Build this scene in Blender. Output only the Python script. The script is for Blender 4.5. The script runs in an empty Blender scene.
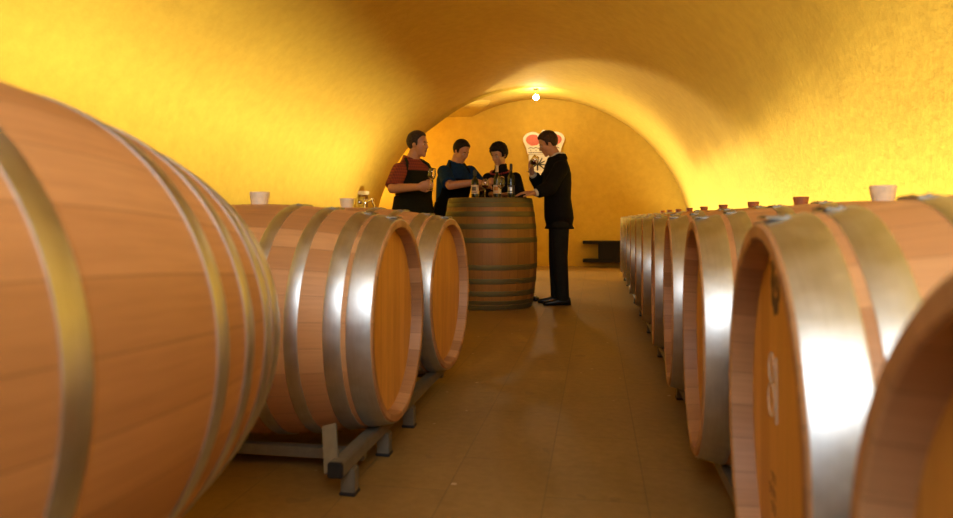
import bpy, bmesh, math, random
from mathutils import Vector, Matrix, Quaternion

PI = math.pi
SC = bpy.context.scene
COL = SC.collection
random.seed(7)

# ------------------------------------------------------------------ camera
EYE = 0.95
F = 700.0                                   # focal length in pixels of a 953 px wide frame
TH = math.radians(9.65)                     # the camera looks a little to the left of the lane
CT, ST = math.cos(TH), math.sin(TH)
cam_data = bpy.data.cameras.new('camera')
cam_data.sensor_width = 36.0
cam_data.lens = F / 953.0 * 36.0
cam_data.shift_y = -42.0 / 953.0
cam_data.clip_start = 0.02
cam_data.dof.use_dof = True
cam_data.dof.focus_distance = 6.0
cam_data.dof.aperture_fstop = 2.6
cam = bpy.data.objects.new('camera', cam_data)
cam.location = (0, 0, EYE)
cam.rotation_euler = (PI / 2, 0, TH)
COL.objects.link(cam)
SC.camera = cam

# ------------------------------------------------------------------ world, exposure
w = bpy.data.worlds.new('world')
w.use_nodes = True
w.node_tree.nodes['Background'].inputs[0].default_value = (0.8, 0.88, 1, 1)
w.node_tree.nodes['Background'].inputs[1].default_value = 0.3
SC.world = w
vs = SC.view_settings
vs.view_transform = 'Standard'
vs.look = 'None'
vs.gamma = 1
vs.use_curve_mapping = False
vs.exposure = 0.0

# ------------------------------------------------------------------ lights
def area_light(name, loc, aim, sx, sy, power, color, spread=180):
    d = bpy.data.lights.new(name, 'AREA')
    d.shape = 'RECTANGLE'; d.size = sx; d.size_y = sy
    d.energy = power; d.color = color; d.spread = math.radians(spread)
    o = bpy.data.objects.new(name, d)
    o.location = loc
    dirv = Vector(aim) - Vector(loc)
    o.rotation_euler = dirv.to_track_quat('-Z', 'Y').to_euler()
    COL.objects.link(o)
    return o

TUNG = (1.0, 0.94, 0.57)
def strip(name, x, y0, y1, z, aim_dx, aim_dz, width, power, color, spread=180):
    d = bpy.data.lights.new(name, 'AREA')
    d.shape = 'RECTANGLE'; d.size = y1 - y0; d.size_y = width
    d.energy = power; d.color = color; d.spread = math.radians(spread)
    o = bpy.data.objects.new(name, d)
    zax = -Vector((aim_dx, 0, aim_dz)).normalized()
    xax = Vector((0, 1, 0)); yax = zax.cross(xax)
    m = Matrix((xax, yax, zax)).transposed().to_4x4()
    m.translation = (x, (y0 + y1) / 2, z)
    o.matrix_world = m
    COL.objects.link(o)
    return o

# flood battens on the floor behind the two rows of barrels
strip('batten_light_right', 1.65, -0.5, 13.2, 0.24, -0.14, 1.0, 0.08, 330, TUNG, 90)
strip('batten_light_left', -2.50, 0.0, 11.0, 0.15, -0.66, 1.0, 0.12, 138, TUNG, 74)
# cool light for the hoop highlights, from an unseen fanlight added behind the camera
area_light('hoop_highlight_light', (0.2, -1.26, 2.62), (0.0, 4.0, 0.7), 2.4, 1.5, 125, (0.90, 0.95, 1.0))
# a lamp round the corner in the side passage
pl = bpy.data.lights.new('passage_lamp', 'POINT'); pl.energy = 22; pl.color = (1, 0.88, 0.55); pl.shadow_soft_size = 0.06
po = bpy.data.objects.new('passage_lamp', pl); po.location = (-4.65, 13.2, 1.7); COL.objects.link(po)
pf = bpy.data.lights.new('passage_flood', 'SPOT'); pf.energy = 1150; pf.color = (1, 0.88, 0.55); pf.shadow_soft_size = 0.05
pf.spot_size = math.radians(98); pf.spot_blend = 0.35
fo = bpy.data.objects.new('passage_flood', pf); fo.location = (-4.65, 13.2, 1.7)
fo.rotation_euler = Vector((0.72, -0.68, 0.15)).to_track_quat('-Z', 'Y').to_euler(); COL.objects.link(fo)
BULB = Vector((-1.05, 12.5, 3.08))

# ------------------------------------------------------------------ helpers
def pt(px, py, yc):
    """world point seen at a pixel at a camera depth: used to take measurements over from the photograph"""
    xc = (px - 476.5) / F * yc
    return Vector((xc * CT - yc * ST, xc * ST + yc * CT, EYE + (217.0 - py) / F * yc))

def link_mesh(name, bm, mat=None, parent=None, smooth=True, loc=None):
    me = bpy.data.meshes.new(name)
    bmesh.ops.recalc_face_normals(bm, faces=bm.faces[:])
    bm.to_mesh(me); bm.free()
    o = bpy.data.objects.new(name, me)
    COL.objects.link(o)
    mats = mat if isinstance(mat, (list, tuple)) else [mat]
    for m in mats:
        if m: me.materials.append(m)
    if smooth:
        for p in me.polygons: p.use_smooth = True
        try: me.set_sharp_from_angle(angle=math.radians(smooth if smooth is not True else 38))
        except Exception: pass
    if parent is not None: o.parent = parent
    if loc is not None: o.location = loc
    return o

def tag(o, label=None, cat=None, group=None, kind=None):
    if label: o['label'] = label
    if cat: o['category'] = cat
    if group: o['group'] = group
    if kind: o['kind'] = kind
    return o

def empty(name, loc=(0, 0, 0), rot=(0, 0, 0)):
    o = bpy.data.objects.new(name, None)
    o.empty_display_size = 0.05
    o.location = loc; o.rotation_euler = rot
    COL.objects.link(o)
    return o

def copy_tree(o, parent=None):
    c = o.copy(); COL.objects.link(c)
    if parent is not None:
        c.parent = parent; c.matrix_parent_inverse = o.matrix_parent_inverse.copy()
    for ch in list(o.children): copy_tree(ch, c)
    return c

def box(bm, lo, hi, bev=0.0, mtx=None):
    x0, y0, z0 = lo; x1, y1, z1 = hi
    r = bmesh.ops.create_cube(bm, size=1.0)
    vs_ = r['verts']
    for v in vs_:
        v.co = Vector(((x0 + x1) / 2 + v.co.x * (x1 - x0), (y0 + y1) / 2 + v.co.y * (y1 - y0), (z0 + z1) / 2 + v.co.z * (z1 - z0)))
    if bev:
        es = list({e for v in vs_ for e in v.link_edges})
        rr = bmesh.ops.bevel(bm, geom=es, offset=bev, segments=2, affect='EDGES')
        vs_ = list({v for f in rr['faces'] for v in f.verts} | {v for v in vs_ if v.is_valid})
    if mtx is not None:
        bmesh.ops.transform(bm, matrix=mtx, verts=[v for v in vs_ if v.is_valid])
    return vs_

def bar(bm, a, b, w_, h_, up=(0, 0, 1), bev=0.003):
    a = Vector(a); b = Vector(b)
    z = (b - a).normalized(); x = Vector(up).cross(z)
    if x.length < 1e-4: x = Vector((1, 0, 0))
    x.normalize(); y = z.cross(x)
    m = Matrix((x, y, z)).transposed().to_4x4(); m.translation = a
    box(bm, (-w_ / 2, -h_ / 2, 0), (w_ / 2, h_ / 2, (b - a).length), bev, m)

def ring_loft(bm, rings, cap=True, closed=True):
    vr = [[bm.verts.new(p) for p in r] for r in rings]
    n = len(vr[0])
    for a, b in zip(vr, vr[1:]):
        for i in range(n if closed else n - 1):
            j = (i + 1) % n
            bm.faces.new((a[i], a[j], b[j], b[i]))
    if cap:
        bm.faces.new(vr[0][::-1]); bm.faces.new(vr[-1])
    return vr

def lathe(bm, prof, n=48, axis='Z', cap=True, origin=(0, 0, 0)):
    """prof: list of (t, r) along the axis"""
    rings = []
    O = Vector(origin)
    for t, r in prof:
        ring = []
        for i in range(n):
            a = 2 * PI * i / n
            c, s = r * math.cos(a), r * math.sin(a)
            ring.append(O + (Vector((c, s, t)) if axis == 'Z' else Vector((t, c, s))))
        rings.append(ring)
    return ring_loft(bm, rings, cap)

def frames(z):
    z = z.normalized()
    x = Vector((0, 0, 1)).cross(z)
    if x.length < 1e-3: x = Vector((1, 0, 0)).cross(z)
    x.normalize()
    return x, z.cross(x), z

def cone(bm, a, b, ra, rb, n=20):
    a = Vector(a); b = Vector(b)
    x, y, z = frames(b - a)
    ring_loft(bm, [[p + (x * math.cos(2 * PI * i / n) + y * math.sin(2 * PI * i / n)) * r for i in range(n)] for p, r in ((a, ra), (b, rb))])

def ball(bm, c, r, rot=None, u=20, v=12):
    res = bmesh.ops.create_uvsphere(bm, u_segments=u, v_segments=v, radius=1.0)
    rad = r if isinstance(r, (tuple, list)) else (r, r, r)
    m = Matrix.Diagonal((*rad, 1))
    if rot is not None: m = rot.to_4x4() @ m
    m = Matrix.Translation(Vector(c)) @ m
    bmesh.ops.transform(bm, matrix=m, verts=res['verts'])

def capsule(bm, a, b, ra, rb, n=18):
    cone(bm, a, b, ra, rb, n); ball(bm, a, ra, u=n, v=10); ball(bm, b, rb, u=n, v=10)

def tube(bm, pts, r, n=10):
    pts = [Vector(p) for p in pts]
    rings = []
    for i, p in enumerate(pts):
        d = (pts[min(i + 1, len(pts) - 1)] - pts[max(i - 1, 0)])
        x, y, z = frames(d)
        rr = r[i] if isinstance(r, (list, tuple)) else r
        rings.append([p + (x * math.cos(2 * PI * k / n) + y * math.sin(2 * PI * k / n)) * rr for k in range(n)])
    ring_loft(bm, rings)

def remeshed(name, bm, voxel, mat, parent=None, smooth_it=4, factor=0.5):
    me = bpy.data.meshes.new(name + '_raw')
    bmesh.ops.recalc_face_normals(bm, faces=bm.faces[:])
    bm.to_mesh(me); bm.free()
    t = bpy.data.objects.new(name + '_raw', me)
    COL.objects.link(t)
    r = t.modifiers.new('r', 'REMESH'); r.mode = 'VOXEL'; r.voxel_size = voxel
    if smooth_it:
        s = t.modifiers.new('s', 'SMOOTH'); s.iterations = smooth_it; s.factor = factor
    dg = bpy.context.evaluated_depsgraph_get(); dg.update()
    nm = bpy.data.meshes.new_from_object(t.evaluated_get(dg))
    nm.name = name
    bpy.data.objects.remove(t); bpy.data.meshes.remove(me)
    nm.materials.clear(); nm.materials.append(mat)
    for p in nm.polygons: p.use_smooth = True
    o = bpy.data.objects.new(name, nm)
    COL.objects.link(o)
    if parent is not None: o.parent = parent
    return o

# ------------------------------------------------------------------ materials
class NT:
    def __init__(self, name):
        self.m = bpy.data.materials.new(name); self.m.use_nodes = True
        self.t = self.m.node_tree; self.n = self.t.nodes; self.l = self.t.links
        self.b = self.n['Principled BSDF']
    def new(self, kind, **kw):
        nd = self.n.new(kind)
        for k, v in kw.items(): setattr(nd, k, v)
        return nd
    def link(self, a, b): self.l.new(a, b)
    def math(self, op, a, b=None, c=None):
        nd = self.n.new('ShaderNodeMath'); nd.operation = op
        for i, v in enumerate((a, b, c)):
            if v is None: continue
            if isinstance(v, (int, float)): nd.inputs[i].default_value = v
            else: self.l.new(v, nd.inputs[i])
        return nd.outputs[0]
    def noise(self, vec, scale, detail=4, rough=0.55):
        nd = self.n.new('ShaderNodeTexNoise')
        nd.inputs['Scale'].default_value = scale; nd.inputs['Detail'].default_value = detail
        nd.inputs['Roughness'].default_value = rough
        if vec is not None: self.l.new(vec, nd.inputs['Vector'])
        return nd.outputs['Fac']
    def ramp(self, fac, stops):
        nd = self.n.new('ShaderNodeValToRGB')
        el = nd.color_ramp.elements
        while len(el) < len(stops): el.new(0.5)
        for e, (p, c) in zip(el, stops): e.position = p; e.color = (*c, 1)
        self.l.new(fac, nd.inputs[0]); return nd.outputs[0]
    def mix(self, fac, a, b, mode='MIX'):
        nd = self.n.new('ShaderNodeMix'); nd.data_type = 'RGBA'; nd.blend_type = mode
        for s, v in ((nd.inputs[0], fac), (nd.inputs[6], a), (nd.inputs[7], b)):
            if isinstance(v, (int, float)): s.default_value = v
            elif isinstance(v, tuple): s.default_value = (*v, 1)
            else: self.l.new(v, s)
        return nd.outputs[2]
    def bump(self, h, strength, dist):
        nd = self.n.new('ShaderNodeBump'); nd.inputs['Strength'].default_value = strength; nd.inputs['Distance'].default_value = dist
        self.l.new(h, nd.inputs['Height']); self.l.new(nd.outputs[0], self.b.inputs['Normal'])
    def coord(self, which='Object', scale=None):
        tc = self.n.new('ShaderNodeTexCoord').outputs[which]
        if scale is None: return tc
        mp = self.n.new('ShaderNodeMapping'); mp.inputs['Scale'].default_value = scale
        self.l.new(tc, mp.inputs[0]); return mp.outputs[0]
    def set(self, **kw):
        for k, v in kw.items(): self.b.inputs[k.replace('_', ' ')].default_value = v

def plain(name, col, rough=0.6, metal=0.0, var=0.12, nscale=30, spec=None, **kw):
    t = NT(name)
    n = t.noise(t.coord('Object'), nscale, 3)
    d = tuple(c * (1 - var) for c in col); u = tuple(min(1, c * (1 + var)) for c in col)
    t.link(t.ramp(n, [(0.3, d), (0.7, u)]), t.b.inputs['Base Color'])
    t.set(Roughness=rough, Metallic=metal, **kw)
    if spec is not None: t.b.inputs['Specular IOR Level'].default_value = spec
    return t.m

def mat_plaster():
    t = NT('ochre_plaster')
    c = t.coord('Object')
    a = t.noise(c, 0.8, 3); b = t.noise(c, 9, 5, 0.6)
    col = t.ramp(a, [(0.3, (0.49, 0.292, 0.024)), (0.7, (0.55, 0.338, 0.032))])
    col2 = t.mix(0.35, col, t.ramp(b, [(0.3, (0.41, 0.242, 0.018)), (0.7, (0.60, 0.368, 0.040))]))
    t.link(col2, t.b.inputs['Base Color'])
    t.set(Roughness=0.85)
    fine = t.noise(c, 26, 6, 0.65); mid = t.noise(c, 5, 4, 0.6)
    vo = t.new('ShaderNodeTexVoronoi'); vo.inputs['Scale'].default_value = 14; t.link(c, vo.inputs['Vector'])
    h = t.math('ADD', t.math('MULTIPLY', fine, 0.5), t.math('MULTIPLY', mid, 0.35))
    h = t.math('ADD', h, t.math('MULTIPLY', vo.outputs['Distance'], 0.25))
    t.bump(h, 0.40, 0.016)
    return t.m

def mat_floor():
    t = NT('stone_tile_floor')
    c = t.coord('Object')
    sx = t.new('ShaderNodeSeparateXYZ'); t.link(c, sx.inputs[0])
    TX, TY = 0.34, 0.68
    u = t.math('DIVIDE', t.math('ADD', sx.outputs[0], 20.4 - 0.17 + 0.0), TX)
    row = t.math('FLOOR', u)
    v = t.math('ADD', t.math('DIVIDE', sx.outputs[1], TY), t.math('MULTIPLY', t.math('MODULO', row, 2.0), 0.5))
    cx = t.new('ShaderNodeCombineXYZ'); t.link(row, cx.inputs[0]); t.link(t.math('FLOOR', v), cx.inputs[1])
    wn = t.new('ShaderNodeTexWhiteNoise'); wn.noise_dimensions = '3D'; t.link(cx.outputs[0], wn.inputs['Vector'])
    def edge(x):
        f = t.math('FRACT', x)
        return t.math('MINIMUM', f, t.math('SUBTRACT', 1.0, f))
    e = t.math('MINIMUM', t.math('MULTIPLY', edge(u), TX), t.math('MULTIPLY', edge(v), TY))
    joint = t.math('LESS_THAN', e, 0.0028)
    big = t.noise(c, 2.2, 5, 0.6); fine = t.noise(c, 24, 5, 0.6)
    col = t.ramp(big, [(0.32, (0.200, 0.114, 0.026)), (0.5, (0.250, 0.146, 0.036)), (0.7, (0.305, 0.182, 0.050))])
    col = t.mix(0.3, col, t.ramp(fine, [(0.35, (0.155, 0.084, 0.022)), (0.65, (0.30, 0.175, 0.060))]))
    col = t.mix(t.math('MULTIPLY', wn.outputs['Value'], 0.22), col, (0.22, 0.13, 0.05))
    spots = t.noise(c, 6.5, 2, 0.4)
    col = t.mix(t.math('MULTIPLY', t.math('GREATER_THAN', spots, 0.71), 0.35), col, (0.13, 0.08, 0.035))
    sp2 = t.noise(c, 17, 1, 0.3)
    col = t.mix(t.math('MULTIPLY', t.math('GREATER_THAN', sp2, 0.795), 0.5), col, (0.62, 0.50, 0.34))
    col = t.mix(t.math('MULTIPLY', joint, 0.45), col, (0.12, 0.075, 0.03))
    t.link(col, t.b.inputs['Base Color'])
    t.link(t.math('ADD', 0.42, t.math('MULTIPLY', big, 0.25)), t.b.inputs['Roughness'])
    h = t.math('SUBTRACT', t.math('MULTIPLY', fine, 0.25), t.math('MULTIPLY', joint, 0.6))
    t.b.inputs['Specular IOR Level'].default_value = 0.3
    t.bump(h, 0.4, 0.006)
    return t.m

def mat_staves(name, cols, axis='X', nst=30, seam=0.55, sat_amt=0.5):
    """oak staves around the axis: own tone per stave, grain along the axis, dark joints"""
    t = NT(name)
    c = t.coord('Object')
    s = t.new('ShaderNodeSeparateXYZ'); t.link(c, s.inputs[0])
    if axis == 'X': al, p, q = s.outputs[0], s.outputs[1], s.outputs[2]
    else: al, p, q = s.outputs[2], s.outputs[0], s.outputs[1]
    oi = t.new('ShaderNodeObjectInfo')
    ang = t.math('MULTIPLY', t.math('ADD', t.math('ARCTAN2', p, q), PI), nst / (2 * PI))
    idx = t.math('FLOOR', ang); fr = t.math('FRACT', ang)
    cb = t.new('ShaderNodeCombineXYZ'); t.link(idx, cb.inputs[0]); t.link(t.math('MULTIPLY', oi.outputs['Random'], 57.0), cb.inputs[1])
    wn = t.new('ShaderNodeTexWhiteNoise'); wn.noise_dimensions = '3D'; t.link(cb.outputs[0], wn.inputs['Vector'])
    g = t.new('ShaderNodeCombineXYZ')
    t.link(t.math('MULTIPLY', al, 3.0), g.inputs[0])
    t.link(t.math('MULTIPLY', ang, 5.5), g.inputs[1])
    t.link(t.math('MULTIPLY', t.math('ADD', wn.outputs['Value'], oi.outputs['Random']), 9.0), g.inputs[2])
    grain = t.noise(g.outputs[0], 1.6, 5, 0.6)
    blot = t.noise(c, 2.6, 3, 0.5)
    col = t.ramp(wn.outputs['Value'], [(0.0, cols[0]), (0.5, cols[1]), (1.0, cols[2])])
    gm = t.ramp(grain, [(0.3, (0.72, 0.68, 0.64)), (0.62, (1.0, 1.0, 1.0))])
    col = t.mix(0.55, col, gm, 'MULTIPLY')
    bm_ = t.ramp(blot, [(0.35, (0.86, 0.80, 0.76)), (0.65, (1.0, 1.0, 1.0))])
    col = t.mix(0.6, col, bm_, 'MULTIPLY')
    ed = t.math('MINIMUM', fr, t.math('SUBTRACT', 1.0, fr))
    jt = t.math('LESS_THAN', ed, 0.014)
    col = t.mix(t.math('MULTIPLY', jt, seam), col, tuple(x * 0.35 for x in cols[0]))
    t.link(col, t.b.inputs['Base Color'])
    t.set(Roughness=0.55)
    t.bump(t.math('SUBTRACT', t.math('MULTIPLY', grain, 0.3), jt), 0.25, 0.002)
    return t.m

def mat_head(name, cols, across='Y', nb=9, width=0.8):
    """planks of a barrel end"""
    t = NT(name)
    c = t.coord('Object')
    s = t.new('ShaderNodeSeparateXYZ'); t.link(c, s.inputs[0])
    a = s.outputs[{'X': 0, 'Y': 1, 'Z': 2}[across]]
    oi = t.new('ShaderNodeObjectInfo')
    u = t.math('MULTIPLY', t.math('ADD', a, 5.0), nb / width)
    idx = t.math('FLOOR', u); fr = t.math('FRACT', u)
    cb = t.new('ShaderNodeCombineXYZ'); t.link(idx, cb.inputs[0]); t.link(t.math('MULTIPLY', oi.outputs['Random'], 31.0), cb.inputs[1])
    wn = t.new('ShaderNodeTexWhiteNoise'); t.link(cb.outputs[0], wn.inputs['Vector'])
    mp = t.new('ShaderNodeMapping')
    mp.inputs['Scale'].default_value = {'X': (22, 2.2, 2.2), 'Y': (2.2, 22, 2.2)}[across]
    t.link(c, mp.inputs[0])
    grain = t.noise(mp.outputs[0], 1.8, 5, 0.6)
    col = t.ramp(wn.outputs['Value'], [(0.0, cols[0]), (0.5, cols[1]), (1.0, cols[2])])
    col = t.mix(0.6, col, t.ramp(grain, [(0.3, (0.7, 0.66, 0.6)), (0.65, (1, 1, 1))]), 'MULTIPLY')
    jt = t.math('LESS_THAN', t.math('MINIMUM', fr, t.math('SUBTRACT', 1.0, fr)), 0.018)
    col = t.mix(t.math('MULTIPLY', jt, 0.5), col, tuple(x * 0.4 for x in cols[0]))
    t.link(col, t.b.inputs['Base Color'])
    t.set(Roughness=0.5)
    return t.m

def mat_hoop(name, col, rough, dirt=0.0, axis='X'):
    t = NT(name)
    c = t.coord('Object')
    s = t.new('ShaderNodeSeparateXYZ'); t.link(c, s.inputs[0])
    if axis == 'X': al, p, q = s.outputs[0], s.outputs[1], s.outputs[2]
    else: al, p, q = s.outputs[2], s.outputs[0], s.outputs[1]
    g = t.new('ShaderNodeCombineXYZ')
    t.link(t.math('MULTIPLY', al, 160.0), g.inputs[0])
    t.link(t.math('MULTIPLY', t.math('ARCTAN2', p, q), 3.0), g.inputs[1])
    br = t.noise(g.outputs[0], 1.0, 4, 0.6)
    sp = t.noise(c, 14, 4, 0.6)
    cc = t.ramp(br, [(0.3, tuple(x * 0.82 for x in col)), (0.7, col)])
    cc = t.mix(0.5, cc, t.ramp(sp, [(0.35, tuple(x * 0.72 for x in col)), (0.65, col)]))
    if dirt: cc = t.mix(dirt, cc, (0.10, 0.085, 0.03))
    t.link(cc, t.b.inputs['Base Color'])
    t.link(t.math('ADD', rough - 0.08, t.math('MULTIPLY', sp, 0.2)), t.b.inputs['Roughness'])
    t.set(Metallic=1.0 if not dirt else 0.75)
    return t.m

def mat_emit(name, col, strength):
    t = NT(name)
    t.b.inputs['Emission Color'].default_value = (*col, 1); t.b.inputs['Emission Strength'].default_value = strength
    return t.m

def mat_glass(name, col=(1, 1, 1), rough=0.02):
    t = NT(name); t.set(Roughness=rough, IOR=1.45)
    t.b.inputs['Base Color'].default_value = (*col, 1)
    t.b.inputs['Transmission Weight'].default_value = 1.0
    n = t.noise(t.coord('Object'), 20, 2)
    t.link(t.math('MULTIPLY', n, rough * 2), t.b.inputs['Roughness'])
    return t.m

M = {}
M['plaster'] = mat_plaster()
M['floor'] = mat_floor()
M['oak'] = mat_staves('oak_staves', [(0.46, 0.220, 0.080), (0.55, 0.275, 0.108), (0.61, 0.325, 0.138)])
M['rim'] = mat_staves('oak_rim', [(0.34, 0.165, 0.065), (0.45, 0.230, 0.095), (0.54, 0.300, 0.14)], seam=0.6)
M['head'] = mat_head('oak_head', [(0.60, 0.275, 0.040), (0.67, 0.325, 0.052), (0.74, 0.375, 0.075)])
M['oldoak'] = mat_staves('aged_oak_staves', [(0.23, 0.098, 0.013), (0.31, 0.138, 0.019), (0.37, 0.172, 0.027)], axis='Z', nst=34)
M['oldhead'] = mat_head('aged_oak_head', [(0.24, 0.12, 0.04), (0.3, 0.16, 0.055), (0.34, 0.18, 0.06)], across='X')
M['hoop'] = mat_hoop('galvanised_hoop', (0.70, 0.71, 0.70), 0.40)
M['oldhoop'] = mat_hoop('weathered_hoop', (0.26, 0.22, 0.10), 0.6, dirt=0.5, axis='Z')
M['rivet'] = plain('rivet_steel', (0.36, 0.34, 0.29), 0.5, 0.9)
M['bung_cream'] = plain('cream_silicone', (0.75, 0.62, 0.46), 0.55)
M['bung_brown'] = plain('brown_bung', (0.34, 0.12, 0.05), 0.6)
M['rack'] = plain('grey_painted_steel', (0.17, 0.145, 0.105), 0.5, 0.3)
M['black_plastic'] = plain('black_plastic', (0.012, 0.012, 0.012), 0.5)
M['chalk'] = plain('chalk', (0.62, 0.50, 0.36), 0.9)
M['brand'] = plain('burnt_brand', (0.10, 0.055, 0.03), 0.8)
M['blackwood'] = plain('black_paint', (0.014, 0.011, 0.009), 0.5, spec=0.08)
M['skin'] = plain('skin', (0.47, 0.22, 0.11), 0.5, var=0.06)
M['skin_pale'] = plain('skin_fair', (0.53, 0.275, 0.15), 0.5, var=0.06)
M['hair_dark'] = plain('dark_hair', (0.018, 0.013, 0.010), 0.5, nscale=80, var=0.4, spec=0.08)
M['hair_grey'] = plain('greying_hair', (0.05, 0.035, 0.025), 0.55, nscale=90, var=0.5, spec=0.08)
M['hair_brown'] = plain('brown_hair', (0.055, 0.03, 0.016), 0.5, nscale=80, var=0.4, spec=0.08)
M['eye'] = plain('eye_white', (0.5, 0.45, 0.4), 0.2)
M['iris'] = plain('dark_iris', (0.015, 0.012, 0.01), 0.2)
M['lip'] = plain('lip', (0.36, 0.12, 0.085), 0.5)
M['navy'] = plain('blue_cotton', (0.008, 0.030, 0.082), 0.85, var=0.2, spec=0.08)
M['apron_olive'] = plain('olive_canvas', (0.026, 0.026, 0.014), 0.9, spec=0.08)
M['apron_black'] = plain('black_canvas', (0.009, 0.009, 0.010), 0.9, spec=0.08)
M['black_knit'] = plain('black_knit', (0.010, 0.009, 0.009), 0.95, spec=0.08)
M['suit'] = plain('black_wool', (0.0075, 0.007, 0.007), 0.85, spec=0.08)
M['trousers'] = plain('dark_trousers', (0.016, 0.015, 0.012), 0.9, spec=0.08)
M['shoe'] = plain('black_leather', (0.007, 0.006, 0.005), 0.4)
M['white_shirt'] = plain('pale_shirt', (0.55, 0.52, 0.45), 0.8)
M['beads'] = plain('red_beads', (0.30, 0.02, 0.02), 0.3)
M['glass'] = mat_glass('clear_glass')
M['wine'] = plain('red_wine', (0.05, 0.003, 0.005), 0.1)
M['bottle_glass'] = plain('dark_bottle_glass', (0.008, 0.010, 0.006), 0.08)
M['label_cream'] = plain('cream_paper', (0.72, 0.58, 0.38), 0.7)
M['label_orange'] = plain('orange_print', (0.62, 0.25, 0.04), 0.6)
M['label_dark'] = plain('dark_print', (0.10, 0.08, 0.07), 0.6)
M['glint_silver'] = plain('silver_glint', (0.55, 0.56, 0.58), 0.3, 0.8)  # glint on the dark bottle, put into the print colour
M['capsule_red'] = plain('dark_red_capsule', (0.22, 0.04, 0.035), 0.35)
M['capsule_cream'] = plain('pale_capsule', (0.58, 0.42, 0.25), 0.4)
M['chrome'] = plain('chrome', (0.75, 0.73, 0.70), 0.12, 1.0, var=0.04)
M['brass_brown'] = plain('brown_pipe', (0.22, 0.11, 0.03), 0.5, 0.4)
M['green'] = plain('green_plastic', (0.03, 0.16, 0.05), 0.5)
M['sign_white'] = plain('white_enamel', (0.80, 0.74, 0.64), 0.5, var=0.05)
M['sign_red'] = plain('red_enamel', (0.62, 0.14, 0.09), 0.5)
M['sign_black'] = plain('black_enamel', (0.03, 0.025, 0.02), 0.5)
M['sign_gold'] = plain('gold_enamel', (0.75, 0.50, 0.14), 0.5)
M['bulb'] = mat_emit('lit_bulb', (1.0, 0.86, 0.52), 420.0)

def mat_check():
    t = NT('red_checked_cotton')
    c = t.coord('Object'); s = t.new('ShaderNodeSeparateXYZ'); t.link(c, s.inputs[0])
    h = t.math('ADD', s.outputs[0], s.outputs[1])
    fa = t.math('GREATER_THAN', t.math('FRACT', t.math('MULTIPLY', h, 34.0)), 0.6)
    fb = t.math('GREATER_THAN', t.math('FRACT', t.math('MULTIPLY', s.outputs[2], 34.0)), 0.6)
    k = t.math('MULTIPLY', t.math('ADD', fa, fb), 0.5)
    t.link(t.ramp(k, [(0.0, (0.27, 0.045, 0.016)), (1.0, (0.12, 0.02, 0.01))]), t.b.inputs['Base Color'])
    t.set(Roughness=0.85)
    return t.m
M['check'] = mat_check()

# ------------------------------------------------------------------ the vaulted cellar
VX, VZ, VR = -1.10, 0.36, 2.88              # axis and radius of the round vault
Y_NEAR, Y_PASS, Y_END = -1.3, 12.2, 13.6     # the side passage opens on the left between Y_PASS and Y_END
A0 = math.asin(-VZ / VR)                     # angle where the vault meets the floor
def smooth01(x):
    x = max(0.0, min(1.0, x)); return x * x * (3 - 2 * x)
def vpoint(a, y):
    """round vault; on the camera's side of a slanting crease it widens slowly towards the entrance"""
    x = VX + VR * math.cos(a); z = VZ + VR * math.sin(a)
    ye = 9.35 - 1.17 * (x + 0.10)  # slanting crease added to shade the near vault from the bulb
    k = smooth01((z - 1.3) / 1.3) if x > VX else smooth01((z - 0.9) / 1.0)
    r = VR + 0.035 * k * max(0.0, min(ye, Y_PASS) - y)
    return Vector((VX + r * math.cos(a), y, VZ + r * math.sin(a)))

def pass_z(y):                               # underside of the side passage's shallow arch
    u = (y - Y_PASS) / (Y_END - Y_PASS)
    return 2.93 + 0.21 * math.sin(PI * u) ** 0.9 * 0.9
def vault(name, a_lo, a_hi, ys):
    bm = bmesh.new()
    n = max(4, int((a_hi - a_lo) / math.radians(2.2)))
    rings = [[vpoint(a_lo + (a_hi - a_lo) * i / n, y) for i in range(n + 1)] for y in ys]
    ring_loft(bm, rings, cap=False, closed=False)
    o = link_mesh(name, bm, M['plaster'], smooth=True)
    return tag(o, kind='structure')
CA, CB = math.radians(42), math.radians(138)
ys_all = [Y_NEAR + (Y_END - Y_NEAR) * i / 88 for i in range(89)]
ys_cut = [Y_NEAR + (Y_PASS - Y_NEAR) * i / 80 for i in range(81)]
vault('wall_right', A0, CA, ys_all)
vault('wall_left', CB, PI - A0, ys_cut)
# ceiling: full up to the passage, then cut back where the passage arch rises into it
bm = bmesh.new()
ysc = ys_cut + [Y_PASS + (Y_END - Y_PASS) * i / 20 for i in range(1, 21)]
rings = []
for y in ysc:
    top = CB if y <= Y_PASS + 1e-6 else PI - math.asin(min(1, (pass_z(y) - VZ) / VR))
    rings.append([vpoint(CA + (top - CA) * i / 48, y) for i in range(49)])
ring_loft(bm, rings, cap=False, closed=False)
tag(link_mesh('ceiling', bm, M['plaster']), kind='structure')
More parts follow.
